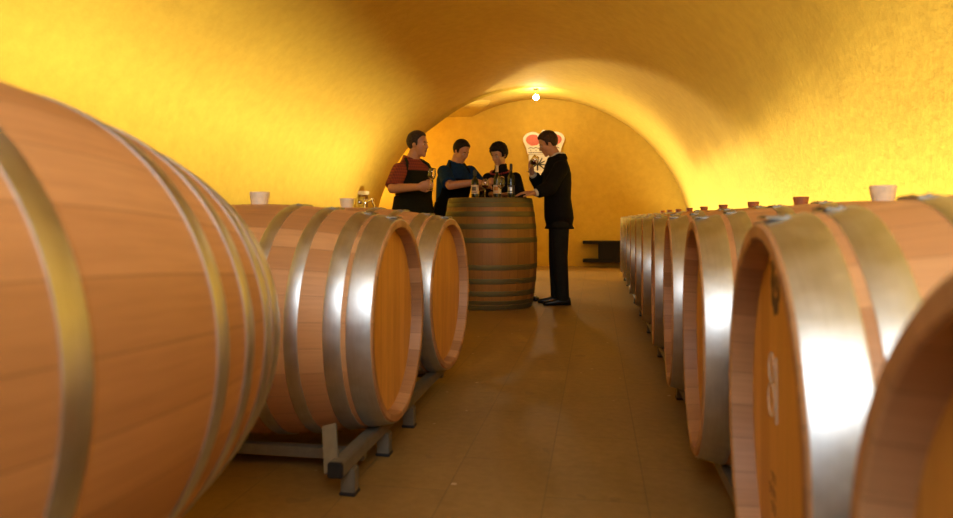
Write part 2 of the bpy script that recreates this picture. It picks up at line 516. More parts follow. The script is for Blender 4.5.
# passage vault and walls
bm = bmesh.new()
rings = []
for i in range(21):
    y = Y_PASS + (Y_END - Y_PASS) * i / 20
    z = pass_z(y)
    xe = VX - math.sqrt(VR ** 2 - (z - VZ) ** 2)
    rings.append([Vector((xe + (-6.5 - xe) * k / 10, y, z)) for k in range(11)])
ring_loft(bm, rings, cap=False, closed=False)
tag(link_mesh('ceiling_passage', bm, M['plaster']), kind='structure')
bm = bmesh.new()                             # the passage wall nearest the camera, and its end
edge = []
for i in range(25):
    a = PI - A0 + (PI - math.asin((2.93 - VZ) / VR) - (PI - A0)) * i / 24
    edge.append(vpoint(a, Y_PASS))
r0 = [bm.verts.new(p) for p in edge]
r1 = [bm.verts.new(Vector((-6.5, Y_PASS, p.z))) for p in edge]
for i in range(24): bm.faces.new((r0[i], r0[i + 1], r1[i + 1], r1[i]))
bm.faces.new([bm.verts.new(p) for p in ((-6.5, Y_PASS, 0), (-6.5, Y_END, 0), (-6.5, Y_END, 3.2), (-6.5, Y_PASS, 3.2))])
tag(link_mesh('wall_passage', bm, M['plaster'], smooth=False), kind='structure')
bm = bmesh.new()
box(bm, (-6.6, Y_END, -0.02), (2.4, Y_END + 0.12, 3.6))
tag(link_mesh('wall_far', bm, M['plaster'], smooth=False), kind='structure')
bm = bmesh.new()                             # wall behind the camera, with an opening added for the cool light
DX0, DX1, DZ0, DZ = -1.0, 1.4, 1.75, 3.35
box(bm, (-5.6, Y_NEAR - 0.12, -0.02), (DX0, Y_NEAR, 4.6)); box(bm, (DX1, Y_NEAR - 0.12, -0.02), (3.4, Y_NEAR, 4.6)); box(bm, (DX0, Y_NEAR - 0.12, DZ), (DX1, Y_NEAR, 4.6)); box(bm, (DX0, Y_NEAR - 0.12, -0.02), (DX1, Y_NEAR - 0.06, DZ0))
tag(link_mesh('wall_near', bm, M['plaster'], smooth=False), kind='structure')
bm = bmesh.new()
for k in range(12): box(bm, (-0.6 + k * 0.135, Y_NEAR - 0.055, 0.01), (-0.6 + k * 0.135 + 0.13, Y_NEAR - 0.02, DZ0 - 0.06), 0.004)
tag(link_mesh('added_door_1', bm, M['blackwood'], smooth=30), kind='structure')  # unseen door, added so the cool light comes only from above it
bm = bmesh.new()
for k in range(5):
    x = DX0 + (DX1 - DX0) * k / 4
    box(bm, (x - 0.025, Y_NEAR - 0.10, DZ0), (x + 0.025, Y_NEAR - 0.05, DZ))
for z in (DZ0, DZ): box(bm, (DX0, Y_NEAR - 0.10, z - 0.03), (DX1, Y_NEAR - 0.05, z + 0.03))
tag(link_mesh('added_window_1', bm, M['blackwood'], smooth=30), kind='structure')  # unseen fanlight frame, added around the light for the hoop highlights
bm = bmesh.new()
box(bm, (-6.6, Y_NEAR - 0.5, -0.08), (2.4, Y_END + 0.1, 0.0))
tag(link_mesh('floor', bm, M['floor'], smooth=False), kind='structure')

# ------------------------------------------------------------------ barrels
BL, BR, HR = 1.20, 0.460, 0.395
HOOPS = ((0.006, 0.088), (0.106, 0.166), (0.252, 0.300), (0.392, 0.440))   # distances from the end of the staves
def brad(t, L=BL, rb=BR, rh=HR): return rb - (rb - rh) * abs(2 * t / L) ** 2.0

def build_barrel(name, L, rb, rh, hoops, mats, axis='X', bung=None, recess=0.05, rivet=True, base=0.0):
    """an oak barrel whose centre is at height base over the Empty's origin"""
    root = empty(name)
    org = (0, 0, base)
    th = 0.030
    # each mesh keeps its own origin on the barrel's axis so the staves run around it
    bm = bmesh.new()
    N = 28
    prof = [(-L / 2 + 0.004 + (L - 0.008) * i / N, 0) for i in range(N + 1)]
    prof = [(t, brad(t, L, rb, rh)) for t, _ in prof]
    lathe(bm, prof, 96, axis, cap=False)
    o = link_mesh('staves', bm, mats['staves'], root, loc=org)
    for sgn in (1, -1):
        bm = bmesh.new()
        e = sgn * L / 2
        lathe(bm, [(e - sgn * 0.004, rh + 0.0002), (e, rh - 0.004), (e, rh - th + 0.004), (e - sgn * 0.004, rh - th), (e - sgn * (recess + 0.006), rh - th - 0.006)], 96, axis, cap=False)
        link_mesh('chime', bm, mats['rim'], root, smooth=30, loc=org)
        bm = bmesh.new()
        lathe(bm, [(e - sgn * recess, rh - th + 0.001), (e - sgn * (recess + 0.02), rh - th + 0.001)], 72, axis, cap=True)
        h = link_mesh('head', bm, mats['head'], root, smooth=30, loc=org)
        if sgn == 1: root['_'] = 0; del root['_']
    for a, b in hoops:
        for sgn in (1, -1):
            bm = bmesh.new()
            t0, t1 = sgn * (L / 2 - a), sgn * (L / 2 - b)
            r0, r1 = brad(t0, L, rb, rh), brad(t1, L, rb, rh)
            lathe(bm, [(t0, r0 - 0.004), (t0, r0 + 0.0025), (t0 + (t1 - t0) * 0.06, r0 + 0.0036), (t0 + (t1 - t0) * 0.94, r1 + 0.0036), (t1, r1 + 0.0025), (t1, r1 - 0.004)], 96, axis, cap=False)
            hp = link_mesh('hoop', bm, mats['hoop'], root, smooth=30, loc=org)
            if rivet:
                bm = bmesh.new()          # overlapped hoop end with two rivets near the top
                tm = (t0 + t1) / 2; rm = (r0 + r1) / 2
                wv = abs(t1 - t0)
                for k in range(6):
                    pass
                sec = []
                for i in range(9):
                    an = math.radians(-7 + 14 * i / 8)
                    sec.append([Vector((tm + q * wv * 0.46, math.sin(an) * (rm + (r0 - rm) * 2 * sgn * q * (1 if t0 > t1 else -1) * sgn + hh), math.cos(an) * (rm + hh))) for q, hh in ((-1, 0.002), (-1, 0.0052), (1, 0.0052), (1, 0.002))])
                ring_loft(bm, sec)
                for an in (-5, 5):
                    an = math.radians(an)
                    ball(bm, (tm, math.sin(an) * (rm + 0.0055), math.cos(an) * (rm + 0.0055)), (0.007, 0.007, 0.004), u=10, v=6)
                link_mesh('rivet_plate', bm, M['rivet'], hp, smooth=30)
    if bung:
        bm = bmesh.new()
        lathe(bm, [(rb - 0.02, 0.030), (rb + 0.006, 0.034), (rb + 0.042, 0.040), (rb + 0.048, 0.040), (rb + 0.050, 0.037)], 32, 'Z', cap=True)
        link_mesh('bung', bm, bung, root, loc=org)
    return root

LYING = dict(staves=M['oak'], rim=M['rim'], head=M['head'], hoop=M['hoop'])
RAIL_TOP = 0.142
ZC = RAIL_TOP + HR + 0.006
proto_cream = build_barrel('wine_barrel', BL, BR, HR, HOOPS, LYING, bung=M['bung_cream'])
def place_barrel(o, end, yaw, side, z=ZC, pitch=0.0):
    """end: where the end facing the lane is; side -1 = its lane end points to -X"""
    ax = Vector((math.cos(yaw), math.sin(yaw), 0))
    c = Vector((end[0], end[1], z)) - ax * (BL / 2) * side
    o.location = c; o.rotation_euler = (0, 0, yaw)
first = True
def next_barrel(bung):
    global first
    if first:
        first = False; o = proto_cream
    else:
        o = copy_tree(proto_cream)
    for ch in o.children:
        if ch.name.split('.')[0] == 'bung' and bung != 'cream':
            ch.data = BROWN_BUNG
    return o
bm = bmesh.new()
lathe(bm, [(BR - 0.02, 0.026), (BR + 0.010, 0.030), (BR + 0.034, 0.034), (BR + 0.039, 0.034), (BR + 0.041, 0.031)], 32, 'Z', cap=True)
tmp = link_mesh('bung_tmp', bm, M['bung_brown']); BROWN_BUNG = tmp.data; BROWN_BUNG.name = 'bung'; bpy.data.objects.remove(tmp)

# left row
b = next_barrel('cream'); place_barrel(b, (-0.762, 2.70), math.radians(1.0), 1)
tag(b, 'oak barrel with bright hoops resting on the steel rack end with the black cap', 'barrel', 'barrels in the left row')
L2 = b
b = next_barrel('cream'); place_barrel(b, (-0.755, 3.66), math.radians(-3.0), 1)
tag(b, 'oak barrel of the left row standing closest to the upright cask with bottles', 'barrel', 'barrels in the left row')
# big near barrel turned lengthwise
b = next_barrel('brown')
axis = Vector((-0.087, 0.994, -0.063)).normalized()
b.location = Vector((-1.038, 0.838, 0.728))
q = Vector((1, 0, 0)).rotation_difference(axis)
b.rotation_euler = (0, math.radians(3.6), math.radians(95.0))
tag(b, 'large pinkish oak barrel lying lengthwise, cut off by the left edge of the photo', 'barrel')
NEARB = b
# right row
right = [(0.267, 0.44, -1, 'brown', 'nearest barrel of the right row, only the dark curve of its rim in view'),
         (0.298, 1.385, -3.0, 'brown', 'oak barrel of the right row with a chalk mark on its head'),
         (0.325, 2.50, -2.5, 'cream', 'oak barrel of the right row topped by the pale cream bung'),
         (0.340, 3.48, -2.5, 'brown', 'oak barrel next behind the one with the cream bung in the right row'),
         (0.355, 4.55, -3.2, 'brown', 'oak barrel second behind the one with the cream bung, right row'),
         (0.355, 5.58, -3.0, 'brown', 'oak barrel third behind the one with the cream bung, right row'),
         (0.36, 6.56, -2.8, 'brown', 'oak barrel fourth behind the one with the cream bung, right row'),
         (0.36, 7.54, -2.6, 'brown', 'oak barrel fifth behind the one with the cream bung, right row'),
         (0.36, 8.52, -2.5, 'brown', 'oak barrel third from the far end of the right row'),
         (0.36, 9.50, -2.5, 'brown', 'oak barrel last but one at the far end of the right row'),
         (0.36, 10.48, -2.4, 'brown', 'oak barrel at the far end of the right row, nearest the black wall shelf')]
RB = []
for x, y, yw, bung, lab in right:
    b = next_barrel(bung); place_barrel(b, (x, y), math.radians(yw), -1)
    tag(b, lab, 'barrel', 'barrels in the right row'); RB.append(b)

# chalk and brand marks on the head of the second right-hand barrel
def stroke_mark(name, strokes, r, mat, parent):
    bm = bmesh.new()
    for s in strokes: tube(bm, s, r, 6)
    return link_mesh(name, bm, mat, parent)
b2 = RB[1]
headp = [c for c in b2.children if c.name.split('.')[0] == 'head' and min(v.co.x for v in c.data.vertices) < 0][0]
hx = -BL / 2 + 0.05 - 0.0008
def ell(cy, cz, ry, rz, n=24, a0=0, a1=2 * PI):
    return [(hx, cy + ry * math.cos(a0 + (a1 - a0) * i / n), cz + rz * math.sin(a0 + (a1 - a0) * i / n)) for i in range(n + 1)]
cy = 0.125
stroke_mark('chalk_mark', [ell(cy, 0.10, 0.026, 0.030), ell(cy, 0.036, 0.032, 0.034), [(hx, cy - 0.05, 0.13), (hx, cy - 0.055, 0.0)]], 0.0022, M['chalk'], headp)
bm = bmesh.new()
for k in range(9):
    an = 2 * PI * k / 9
    ball(bm, (hx + 0.001, 0.09 + 0.032 * math.cos(an), 0.275 + 0.048 * math.sin(an)), (0.0015, 0.017, 0.020), u=10, v=6)
ball(bm, (hx + 0.001, 0.09, 0.275), (0.0015, 0.014, 0.02), u=10, v=6)
link_mesh('brand_stamp', bm, M['brand'], headp)
bm = bmesh.new()
for r_, n_ in ((0, 2), (1, 3), (2, 2)):
    for k in range(n_):
        y0 = 0.09 + k * 0.024; z0 = -0.13 - r_ * 0.030
        box(bm, (hx, y0, z0), (hx + 0.002, y0 + 0.004, z0 + 0.02)); box(bm, (hx, y0, z0 + 0.016), (hx + 0.002, y0 + 0.014, z0 + 0.02))
link_mesh('stencil_mark', bm, M['brand'], headp, smooth=False)

# upright cask used as a table
CASK = Vector((-1.12, 7.47, 0.0))
CL, CRB, CRH = 1.15, 0.505, 0.447
OH = ((0.004, 0.052), (0.056, 0.098), (0.142, 0.196), (0.268, 0.324), (0.410, 0.464))
cask = build_barrel('wine_cask', CL, CRB, CRH, OH, dict(staves=M['oldoak'], rim=M['oldoak'], head=M['oldhead'], hoop=M['oldhoop']), axis='Z', recess=0.012, rivet=False, base=CL / 2)
cask.location = CASK
tag(cask, 'weathered oak cask standing upright as a table for the wine bottles', 'barrel')
TOP = CL - 0.012

# ------------------------------------------------------------------ racks
def rack(name, xr, xb, y0, y1, leg_ys, cross_ys, cradle, label, zt=RAIL_TOP, hide=None):
    root = empty(name, ((xr + xb) / 2, (y0 + y1) / 2, 0))
    R = Vector(root.location)
    def L(bm): 
        bmesh.ops.translate(bm, verts=bm.verts[:], vec=-R); return bm
    for x in (xr, xb):
        bm = bmesh.new(); bar(bm, (x, y0, zt - 0.027), (x, y1, zt - 0.027), 0.05, 0.05, bev=0.004)
        rl = link_mesh('rail', L(bm), M['rack'], root, smooth=30)
        bm = bmesh.new(); box(bm, (x - 0.026, y0 - 0.012, zt - 0.053), (x + 0.026, y0 + 0.004, zt - 0.001), 0.004)
        link_mesh('end_cap', L(bm), M['black_plastic'], rl, smooth=30)
    for y in leg_ys:
        for x, lx in ((xr, 0.012), (xb, 0.0)):
            if hide and x == xr and y > hide: continue
            bm = bmesh.new(); box(bm, (x + lx - 0.025, y - 0.025, 0.008), (x + lx + 0.025, y + 0.025, zt - 0.05), 0.004)
            lg = link_mesh('leg', L(bm), M['rack'], root, smooth=30)
            bm = bmesh.new(); box(bm, (x + lx - 0.029, y - 0.029, 0.0), (x + lx + 0.029, y + 0.029, 0.012), 0.003)
            link_mesh('foot_pad', L(bm), M['black_plastic'], lg, smooth=30)
    for y in cross_ys:
        bm = bmesh.new(); bar(bm, (xr, y, zt - 0.075), (xb, y, zt - 0.075), 0.04, 0.04)
        link_mesh('crossbar', L(bm), M['rack'], root, smooth=30)
    for x, ya, za, xt, yb, zb in cradle:
        bm = bmesh.new(); bar(bm, (x, ya, za), (xt, yb, zb), 0.012, 0.05, up=(1, 0, 0) , bev=0.002)
        link_mesh('cradle_bar', L(bm), M['rack'], root, smooth=30)
    return tag(root, label, 'barrel rack')
rack('barrel_rack', -0.845, -1.72, 2.20, 4.15, (2.30, 2.70, 3.08, 3.50, 3.95), (2.50, 3.2, 3.85),
     [(-0.865, 2.215, zz, -0.915, 2.32, 0.225) for zz in (0.10,)],
     'grey steel rack under the left barrel row with a black capped rail end', hide=3.2)
rack('barrel_rack', 0.43, 1.36, 0.1, 10.9, [0.35, 1.0, 1.9, 2.9, 3.78, 4.9, 5.9, 6.9, 7.9, 8.9, 9.9, 10.7], (0.9, 2.9, 4.9, 6.9, 8.9),
     [], 'grey steel rack carrying the long right row of barrels')
# trestle under the big near barrel
root = empty('barrel_trestle', (-1.05, 0.75, 0))
def saddle(y, zc, r):
    bm = bmesh.new()
    n = 14; rings = []
    for i in range(n + 1):
        a = math.radians(-140 + 100 * i / n)
        c, s = math.cos(a), math.sin(a)
        rings.append([Vector(((r + d) * c - (-0.0) , yy, zc + (r + d) * s)) for d, yy in ((0.001, -0.03), (0.03, -0.03), (0.03, 0.03), (0.001, 0.03))])
    ring_loft(bm, rings)
    return bm
for y in (0.50, 1.02):
    t = (y - 0.838) / 0.994
    cx = -1.038 - 0.087 * t; cz = 0.728 - 0.063 * t
    r = brad(t) + 0.010
    bm = saddle(y, cz, r); sd_ = link_mesh('saddle', bm, M['rack'], root, smooth=30, loc=(cx + 1.05, y - 0.75, 0))
    for sx in (-0.20, 0.20):
        bm = bmesh.new(); box(bm, (sx - 0.025, -0.028, 0.0), (sx + 0.025, 0.028, cz - math.sqrt(r * r - 0.18 * 0.18) - 0.012), 0.003)
        link_mesh('leg', bm, M['rack'], root, smooth=30, loc=(cx + 1.05, y - 0.75, 0))
tag(root, 'steel trestle under the big barrel at the left edge', 'barrel rack')

# ------------------------------------------------------------------ far wall: coat of arms, black shelf
def prism(bm, pts, y0, y1):
    """outline in X,Z extruded along Y"""
    ring_loft(bm, [[Vector((x, y, z)) for x, z in pts] for y in (y0, y1)])
SX, SY, SZ = -0.985, Y_END, 1.70
root = empty('coat_of_arms', (SX, SY - 0.004, SZ))
def arc(cx, cz, r, a0, a1, n=16, rz=None):
    rz = rz or r
    return [(cx + r * math.cos(math.radians(a0 + (a1 - a0) * i / n)), cz + rz * math.sin(math.radians(a0 + (a1 - a0) * i / n))) for i in range(n + 1)]
# shield
bm = bmesh.new()
sh = [(-0.29, 0.46), (0.29, 0.46), (0.29, 0.12)] + arc(0, 0.12, 0.29, 0, -180, 20, 0.30)[1:-1] + [(-0.29, 0.12)]
prism(bm, sh, -0.045, -0.0); link_mesh('shield', bm, M['sign_white'], root, smooth=25)
# crown: two lobes and a band
bm = bmesh.new()
lobR = [(0.05, 0.83)] + arc(0.215, 0.75, 0.185, 112, -28, 18, 0.145) + [(0.345, 0.60), (0.315, 0.47)]
lob = lobR + [(-x, z) for x, z in lobR[::-1]]
prism(bm, lob, -0.055, -0.0); crown = link_mesh('crown', bm, M['sign_white'], root, smooth=25)
for s in (-1, 1):
    bm = bmesh.new()
    p = [(s * x, z) for x, z in arc(0.205, 0.745, 0.140, 120, -40, 20, 0.10)] + [(s * 0.24, 0.63), (s * 0.13, 0.64), (s * 0.06, 0.70)]
    if s < 0: p = p[::-1]
    prism(bm, p, -0.066, -0.05); link_mesh('red_lining', bm, M['sign_red'], crown, smooth=25)
bm = bmesh.new(); ball(bm, (0, -0.04, 0.875), (0.055, 0.035, 0.06)); link_mesh('finial', bm, M['sign_white'], crown)
bm = bmesh.new()
tube(bm, [(-0.30 + 0.6 * k / 60, -0.056, 0.575 + 0.018 * abs(math.sin(k * PI / 10))) for k in range(61)], 0.0065, 6)
tube(bm, [(-0.30, -0.056, 0.50), (0.30, -0.056, 0.50)], 0.006, 6)
for k in range(6):
    tube(bm, [(-0.25 + 0.1 * k, -0.056, 0.525), (-0.25 + 0.1 * k, -0.056, 0.55)], 0.007, 6)
link_mesh('crown_band_lines', bm, M['sign_black'], crown)
bm = bmesh.new()   # spread bird-like charge on the left quarter
for s in (-1, 1):
    for k in range(4):
        a = math.radians(62 - 34 * k)
        capsule(bm, (-0.12 + s * 0.02, -0.048, 0.27), (-0.12 + s * (0.03 + 0.12 * math.cos(a)), -0.048, 0.27 + 0.13 * math.sin(a)), 0.014, 0.010, 8)
capsule(bm, (-0.12, -0.048, 0.38), (-0.12, -0.048, 0.16), 0.022, 0.014, 8)
link_mesh('black_charge', bm, M['sign_black'], root)
bm = bmesh.new()
prism(bm, [(0.02, 0.02), (0.24, 0.02), (0.21, -0.06), (0.13, -0.12), (0.02, -0.15)], -0.052, -0.04); link_mesh('red_field', bm, M['sign_red'], root, smooth=25)
bm = bmesh.new()
prism(bm, [(0.03, 0.28), (0.25, 0.28), (0.25, 0.20), (0.03, 0.20)], -0.052, -0.04); link_mesh('black_bar', bm, M['sign_black'], root, smooth=25)
bm = bmesh.new()
prism(bm, [(-0.24, 0.02), (-0.02, 0.02), (-0.02, -0.15), (-0.13, -0.11), (-0.21, -0.05)], -0.052, -0.04); link_mesh('gold_field', bm, M['sign_gold'], root, smooth=25)
tag(root, 'painted coat of arms with a red lobed crown on the far wall', 'sign')

p0 = pt(583, 262, 13.35); p1 = pt(620, 240, 13.35)
SH = Vector((p0.x, Y_END, 0))
root = empty('wall_shelf', (p0.x, Y_END, 0.10))
W_ = 1.15
for z0, z1 in ((0.0, 0.055), (0.345, 0.40)):
    bm = bmesh.new(); box(bm, (0, -0.34, z0), (W_, 0, z1), 0.004); link_mesh('board', bm, M['blackwood'], root, smooth=30)
bm = bmesh.new(); box(bm, (0.285, -0.32, 0.055), (W_ - 0.1, -0.002, 0.345), 0.003); link_mesh('box_panel', bm, M['blackwood'], root, smooth=30)
tag(root, 'low black wall shelf of two boards around a box at the far wall', 'shelf')

# ------------------------------------------------------------------ bulb lamp
root = empty('ceiling_lamp', (BULB.x, BULB.y, 0))
zc_ = VZ + math.sqrt(VR ** 2 - (BULB.x - VX) ** 2)
bm = bmesh.new(); lathe(bm, [(zc_ + 0.01, 0.055), (zc_ - 0.025, 0.05), (zc_ - 0.03, 0.02)], 24); link_mesh('ceiling_rose', bm, M['chrome'], root)
bm = bmesh.new(); tube(bm, [(0, 0.03, zc_ - 0.02), (0, 0.025, BULB.z + 0.07)], 0.008); link_mesh('stem', bm, M['chrome'], root)
bm = bmesh.new(); lathe(bm, [(BULB.z + 0.09, 0.018), (BULB.z + 0.05, 0.025)], 20, origin=(0, 0.02, 0)); link_mesh('socket', bm, M['chrome'], root)
bm = bmesh.new(); ball(bm, (0, 0.02, BULB.z + 0.01), (0.05, 0.05, 0.045)); bo = link_mesh('bulb', bm, M['bulb'], root)
bo.visible_shadow = True
tag(root, 'small lit bulb lamp hanging from the vault above the far wall', 'lamp')

# ------------------------------------------------------------------ tap on the left wall
tp = pt(364, 205, 11.6)
wx = VX - math.sqrt(VR ** 2 - (tp.z - VZ) ** 2)
root = empty('wall_tap', (wx, tp.y, 0.80)); root.scale = (1.3, 1.3, 1.3)
bm = bmesh.new(); box(bm, (-0.02, -0.14, 0.40), (0.13, 0.02, 0.445), 0.006); link_mesh('ledge', bm, M['label_cream'], root, smooth=30)
bm = bmesh.new(); box(bm, (-0.03, -0.15, 0.02), (0.02, 0.17, 0.40), 0.004); link_mesh('back_panel', bm, M['plaster'], root, smooth=30)
bm = bmesh.new()
tube(bm, [(0.02, -0.08, 0.30), (0.10, -0.06, 0.31), (0.14, 0.0, 0.33), (0.16, 0.07, 0.34)], 0.024); tube(bm, [(0.15, 0.06, 0.33), (0.17, 0.09, 0.26), (0.17, 0.09, 0.21)], 0.016)
tube(bm, [(0.10, -0.08, 0.30), (0.11, -0.08, 0.10)], 0.014); ball(bm, (0.10, -0.08, 0.31), 0.034); link_mesh('tap_body', bm, M['chrome'], root)
bm = bmesh.new(); tube(bm, [(0.11, -0.08 + 0.06 * math.cos(a), 0.10 + 0.10 * math.sin(a)) for a in [2 * PI * i / 20 for i in range(21)]], 0.008); link_mesh('hose', bm, M['brass_brown'], root)
bm = bmesh.new(); tube(bm, [(0.06, 0.12, 0.38), (0.06, 0.12, 0.02)], 0.018); tube(bm, [(0.06, -0.14, 0.385), (0.06, 0.13, 0.385)], 0.014); link_mesh('pipe', bm, M['brass_brown'], root)
bm = bmesh.new(); ball(bm, (0.09, 0.14, 0.09), 0.034); tube(bm, [(0.09, 0.13, 0.09), (0.14, 0.19, 0.02)], 0.018); ball(bm, (0.09, 0.10, 0.08), 0.022); link_mesh('valve', bm, M['chrome'], root)
bm = bmesh.new(); tube(bm, [(0.10, 0.17, 0.10), (0.10, 0.21, 0.13)], 0.018); link_mesh('lever', bm, M['green'], root)
tag(root, 'chrome water tap with hose and pipe on the left wall', 'tap')

# ------------------------------------------------------------------ bottles and glasses
def bottle(px, yc, label, cap_mat, lab_mat, print_mat, h=0.325, cat='bottle'):
    p = pt(px, 200, yc)
    root = empty('wine_bottle', (p.x, p.y, TOP))
    k = h / 0.325
    bm = bmesh.new()
    lathe(bm, [(0.0, 0.030), (0.003, 0.038), (0.19 * k, 0.0385), (0.215 * k, 0.033), (0.235 * k, 0.019), (0.25 * k, 0.0150), (0.318 * k, 0.0140), (0.325 * k, 0.0145)], 32)
    link_mesh('glass_body', bm, M['bottle_glass'], root, smooth=60)
    bm = bmesh.new()
    lathe(bm, [(0.262 * k, 0.0158), (0.325 * k, 0.0155), (0.328 * k, 0.012)], 24); link_mesh('capsule', bm, cap_mat, root)
    bm = bmesh.new()
    lathe(bm, [(0.055, 0.0393), (0.145, 0.0393)], 32, cap=False); lb = link_mesh('label', bm, lab_mat, root)
    bm = bmesh.new()
    n = 10
    for z0, z1, a0, a1 in ((0.085, 0.125, -35, 35), (0.065, 0.074, -45, 45)):
        rings = [[Vector((0.0400 * math.cos(a), 0.0400 * math.sin(a), z)) for z in (z0, z1)] for a in [math.radians(-100 + a0 + (a1 - a0) * i / n) for i in range(n + 1)]]
        ring_loft(bm, rings, cap=False, closed=False)
    link_mesh('label_print', bm, print_mat, lb)
    return tag(root, label, cat)
bottle(475, 7.30, 'dark wine bottle with cream label, leftmost on the upright cask', M['black_plastic'], M['label_cream'], M['label_dark'], h=0.30)
bottle(497, 7.28, 'wine bottle with pale capsule and orange printed label between two glasses', M['capsule_cream'], M['label_cream'], M['label_orange'], h=0.345)
bottle(511, 7.36, 'dark wine bottle with silver glint, rightmost on the upright cask', M['black_plastic'], M['label_dark'], M['glint_silver'], h=0.37)

def glass(loc, label, wine=True, tilt=(0, 0, 0), k=1.0):
    root = empty('wine_glass', loc, tilt)
    bm = bmesh.new()
    prof = [(0, 0.034), (0.003, 0.034), (0.007, 0.008), (0.015, 0.004), (0.085, 0.004), (0.095, 0.012), (0.115, 0.032), (0.140, 0.039), (0.175, 0.036), (0.205, 0.030), (0.206, 0.0285), (0.175, 0.0345), (0.140, 0.0375), (0.117, 0.031), (0.099, 0.011), (0.097, 0.003)]
    lathe(bm, [(t * k, r * k) for t, r in prof], 32)
    link_mesh('glass_bowl', bm, M['glass'], root, smooth=60)
    if wine:
        bm = bmesh.new()
        lathe(bm, [(t * k, r * k) for t, r in ((0.0985, 0.004), (0.101, 0.010), (0.118, 0.0295), (0.133, 0.0352), (0.138, 0.0358))], 28)
        link_mesh('wine', bm, M['wine'], root, smooth=60)
    return tag(root, label, 'glass')
p = pt(485, 200, 7.24); glass((p.x, p.y, TOP), 'wine glass with red wine next to the leftmost bottle')
p = pt(501, 200, 7.18); glass((p.x, p.y, TOP), 'empty stemmed glass in front of the orange labelled bottle', wine=False, k=1.12)

# ------------------------------------------------------------------ people
S = 1.06
HH = 0.262                                     # head height
TORSO = ((-0.14, 0.125, 0.105), (-0.02, 0.178, 0.122), (0.12, 0.178, 0.118), (0.32, 0.162, 0.108), (0.55, 0.178, 0.120), (0.72, 0.186, 0.118), (0.84, 0.165, 0.098), (0.92, 0.115, 0.080), (0.97, 0.080, 0.070), (1.02, 0.062, 0.062))

def torso_rings(hip, neck, Fw, secs, add=0.0, n=28, wk=1.0):
    hip = Vector(hip); neck = Vector(neck)
    Fw = Vector((Fw[0], Fw[1], 0)).normalized(); R = Vector((Fw.y, -Fw.x, 0))
    out = []
    for u, w_, d_ in secs:
        c = hip.lerp(neck, u)
        # the back keeps a slight hollow at the waist
        c = c + Fw * (0.012 * math.sin(PI * min(max(u, 0), 1)))
        out.append([c + R * ((w_ * S * wk + add) * math.cos(2 * PI * i / n)) + Fw * ((d_ * S * wk + add) * math.sin(2 * PI * i / n)) for i in range(n)])
    return out

def head_parts(bm, c, Q, H=HH, hair_only=False, jaw=1.0):
    """skin of the head: c centre, Q rotation taking x forward, y left, z up"""
    def P(x, y, z): return Vector(c) + Q @ Vector((x, y, z)) * H
    def E(x, y, z, rx, ry, rz, tilt=0):
        rot = Q @ Matrix.Rotation(tilt, 3, 'Y')
        ball(bm, P(x, y, z), (rx * H, ry * H, rz * H), rot)
    E(-0.07, 0, 0.13, 0.385, 0.305, 0.36)
    E(0.09, 0, -0.10, 0.255, 0.235 * jaw, 0.34)
    E(0.14, 0, -0.31, 0.175, 0.17 * jaw, 0.14)
    E(0.245, 0, -0.40, 0.075, 0.095, 0.075)
    E(0.265, 0, 0.075, 0.055, 0.19, 0.045)
    for s in (-1, 1):
        E(0.20, s * 0.135, -0.10, 0.10, 0.085, 0.10)
        E(-0.03, s * 0.300, -0.02, 0.075, 0.030, 0.125, 0.2)
        E(0.325, s * 0.040, -0.130, 0.04, 0.032, 0.03)
        E(0.272, s * 0.118, 0.028, 0.035, 0.065, 0.022)          # lids
    capsule(bm, P(0.30, 0, 0.06), P(0.385, 0, -0.105), 0.026 * H, 0.045 * H, 12)
    E(0.292, 0, -0.222, 0.05, 0.095, 0.026); E(0.288, 0, -0.272, 0.05, 0.085, 0.028)
    return P

def hair_mesh(bm, c, Q, H=HH, thick=0.05, spiky=0.0, low=-0.27, front=0.30, seed=1):
    rnd = random.Random(seed)
    res = bmesh.ops.create_uvsphere(bm, u_segments=64, v_segments=40, radius=1.0)
    for v in res['verts']:
        p = Vector((-0.07 + 0.385 * v.co.x, 0.305 * v.co.y, 0.13 + 0.36 * v.co.z))
        x, y, z = p
        if x > 0.02: lim = 0.03 + (front - 0.03) * min(1, (x - 0.02) / 0.20)
        elif x > -0.10: lim = -0.02 + 0.05 * (x + 0.10) / 0.12
        else: lim = low + (-0.02 - low) * max(0, (x + 0.20) / 0.10)
        if -0.01 < x < 0.09: lim = min(lim, -0.07)                  # sideburns
        d = z - lim
        k = max(0.0, min(1.0, d / 0.07 + 0.3))
        th = -0.03 + (thick + 0.03) * k
        if z > 0.3: th += thick * 0.25
        if spiky and k > 0.5: th += spiky * (rnd.random() - 0.3)
        else: th += 0.008 * (rnd.random() - 0.5)
        dirv = Vector((v.co.x / 0.385, v.co.y / 0.305, v.co.z / 0.36)).normalized()
        p = p + dirv * th
        if z < -0.16 and x < -0.1: p = Vector((p.x + 0.02, p.y * 0.92, p.z))
        v.co = Vector(c) + Q @ p * H

def head_rot(Fh, pitch, roll=0.0):
    yaw = math.atan2(Fh[1], Fh[0])
    return (Matrix.Rotation(yaw, 3, 'Z') @ Matrix.Rotation(pitch, 3, 'Y') @ Matrix.Rotation(roll, 3, 'X'))

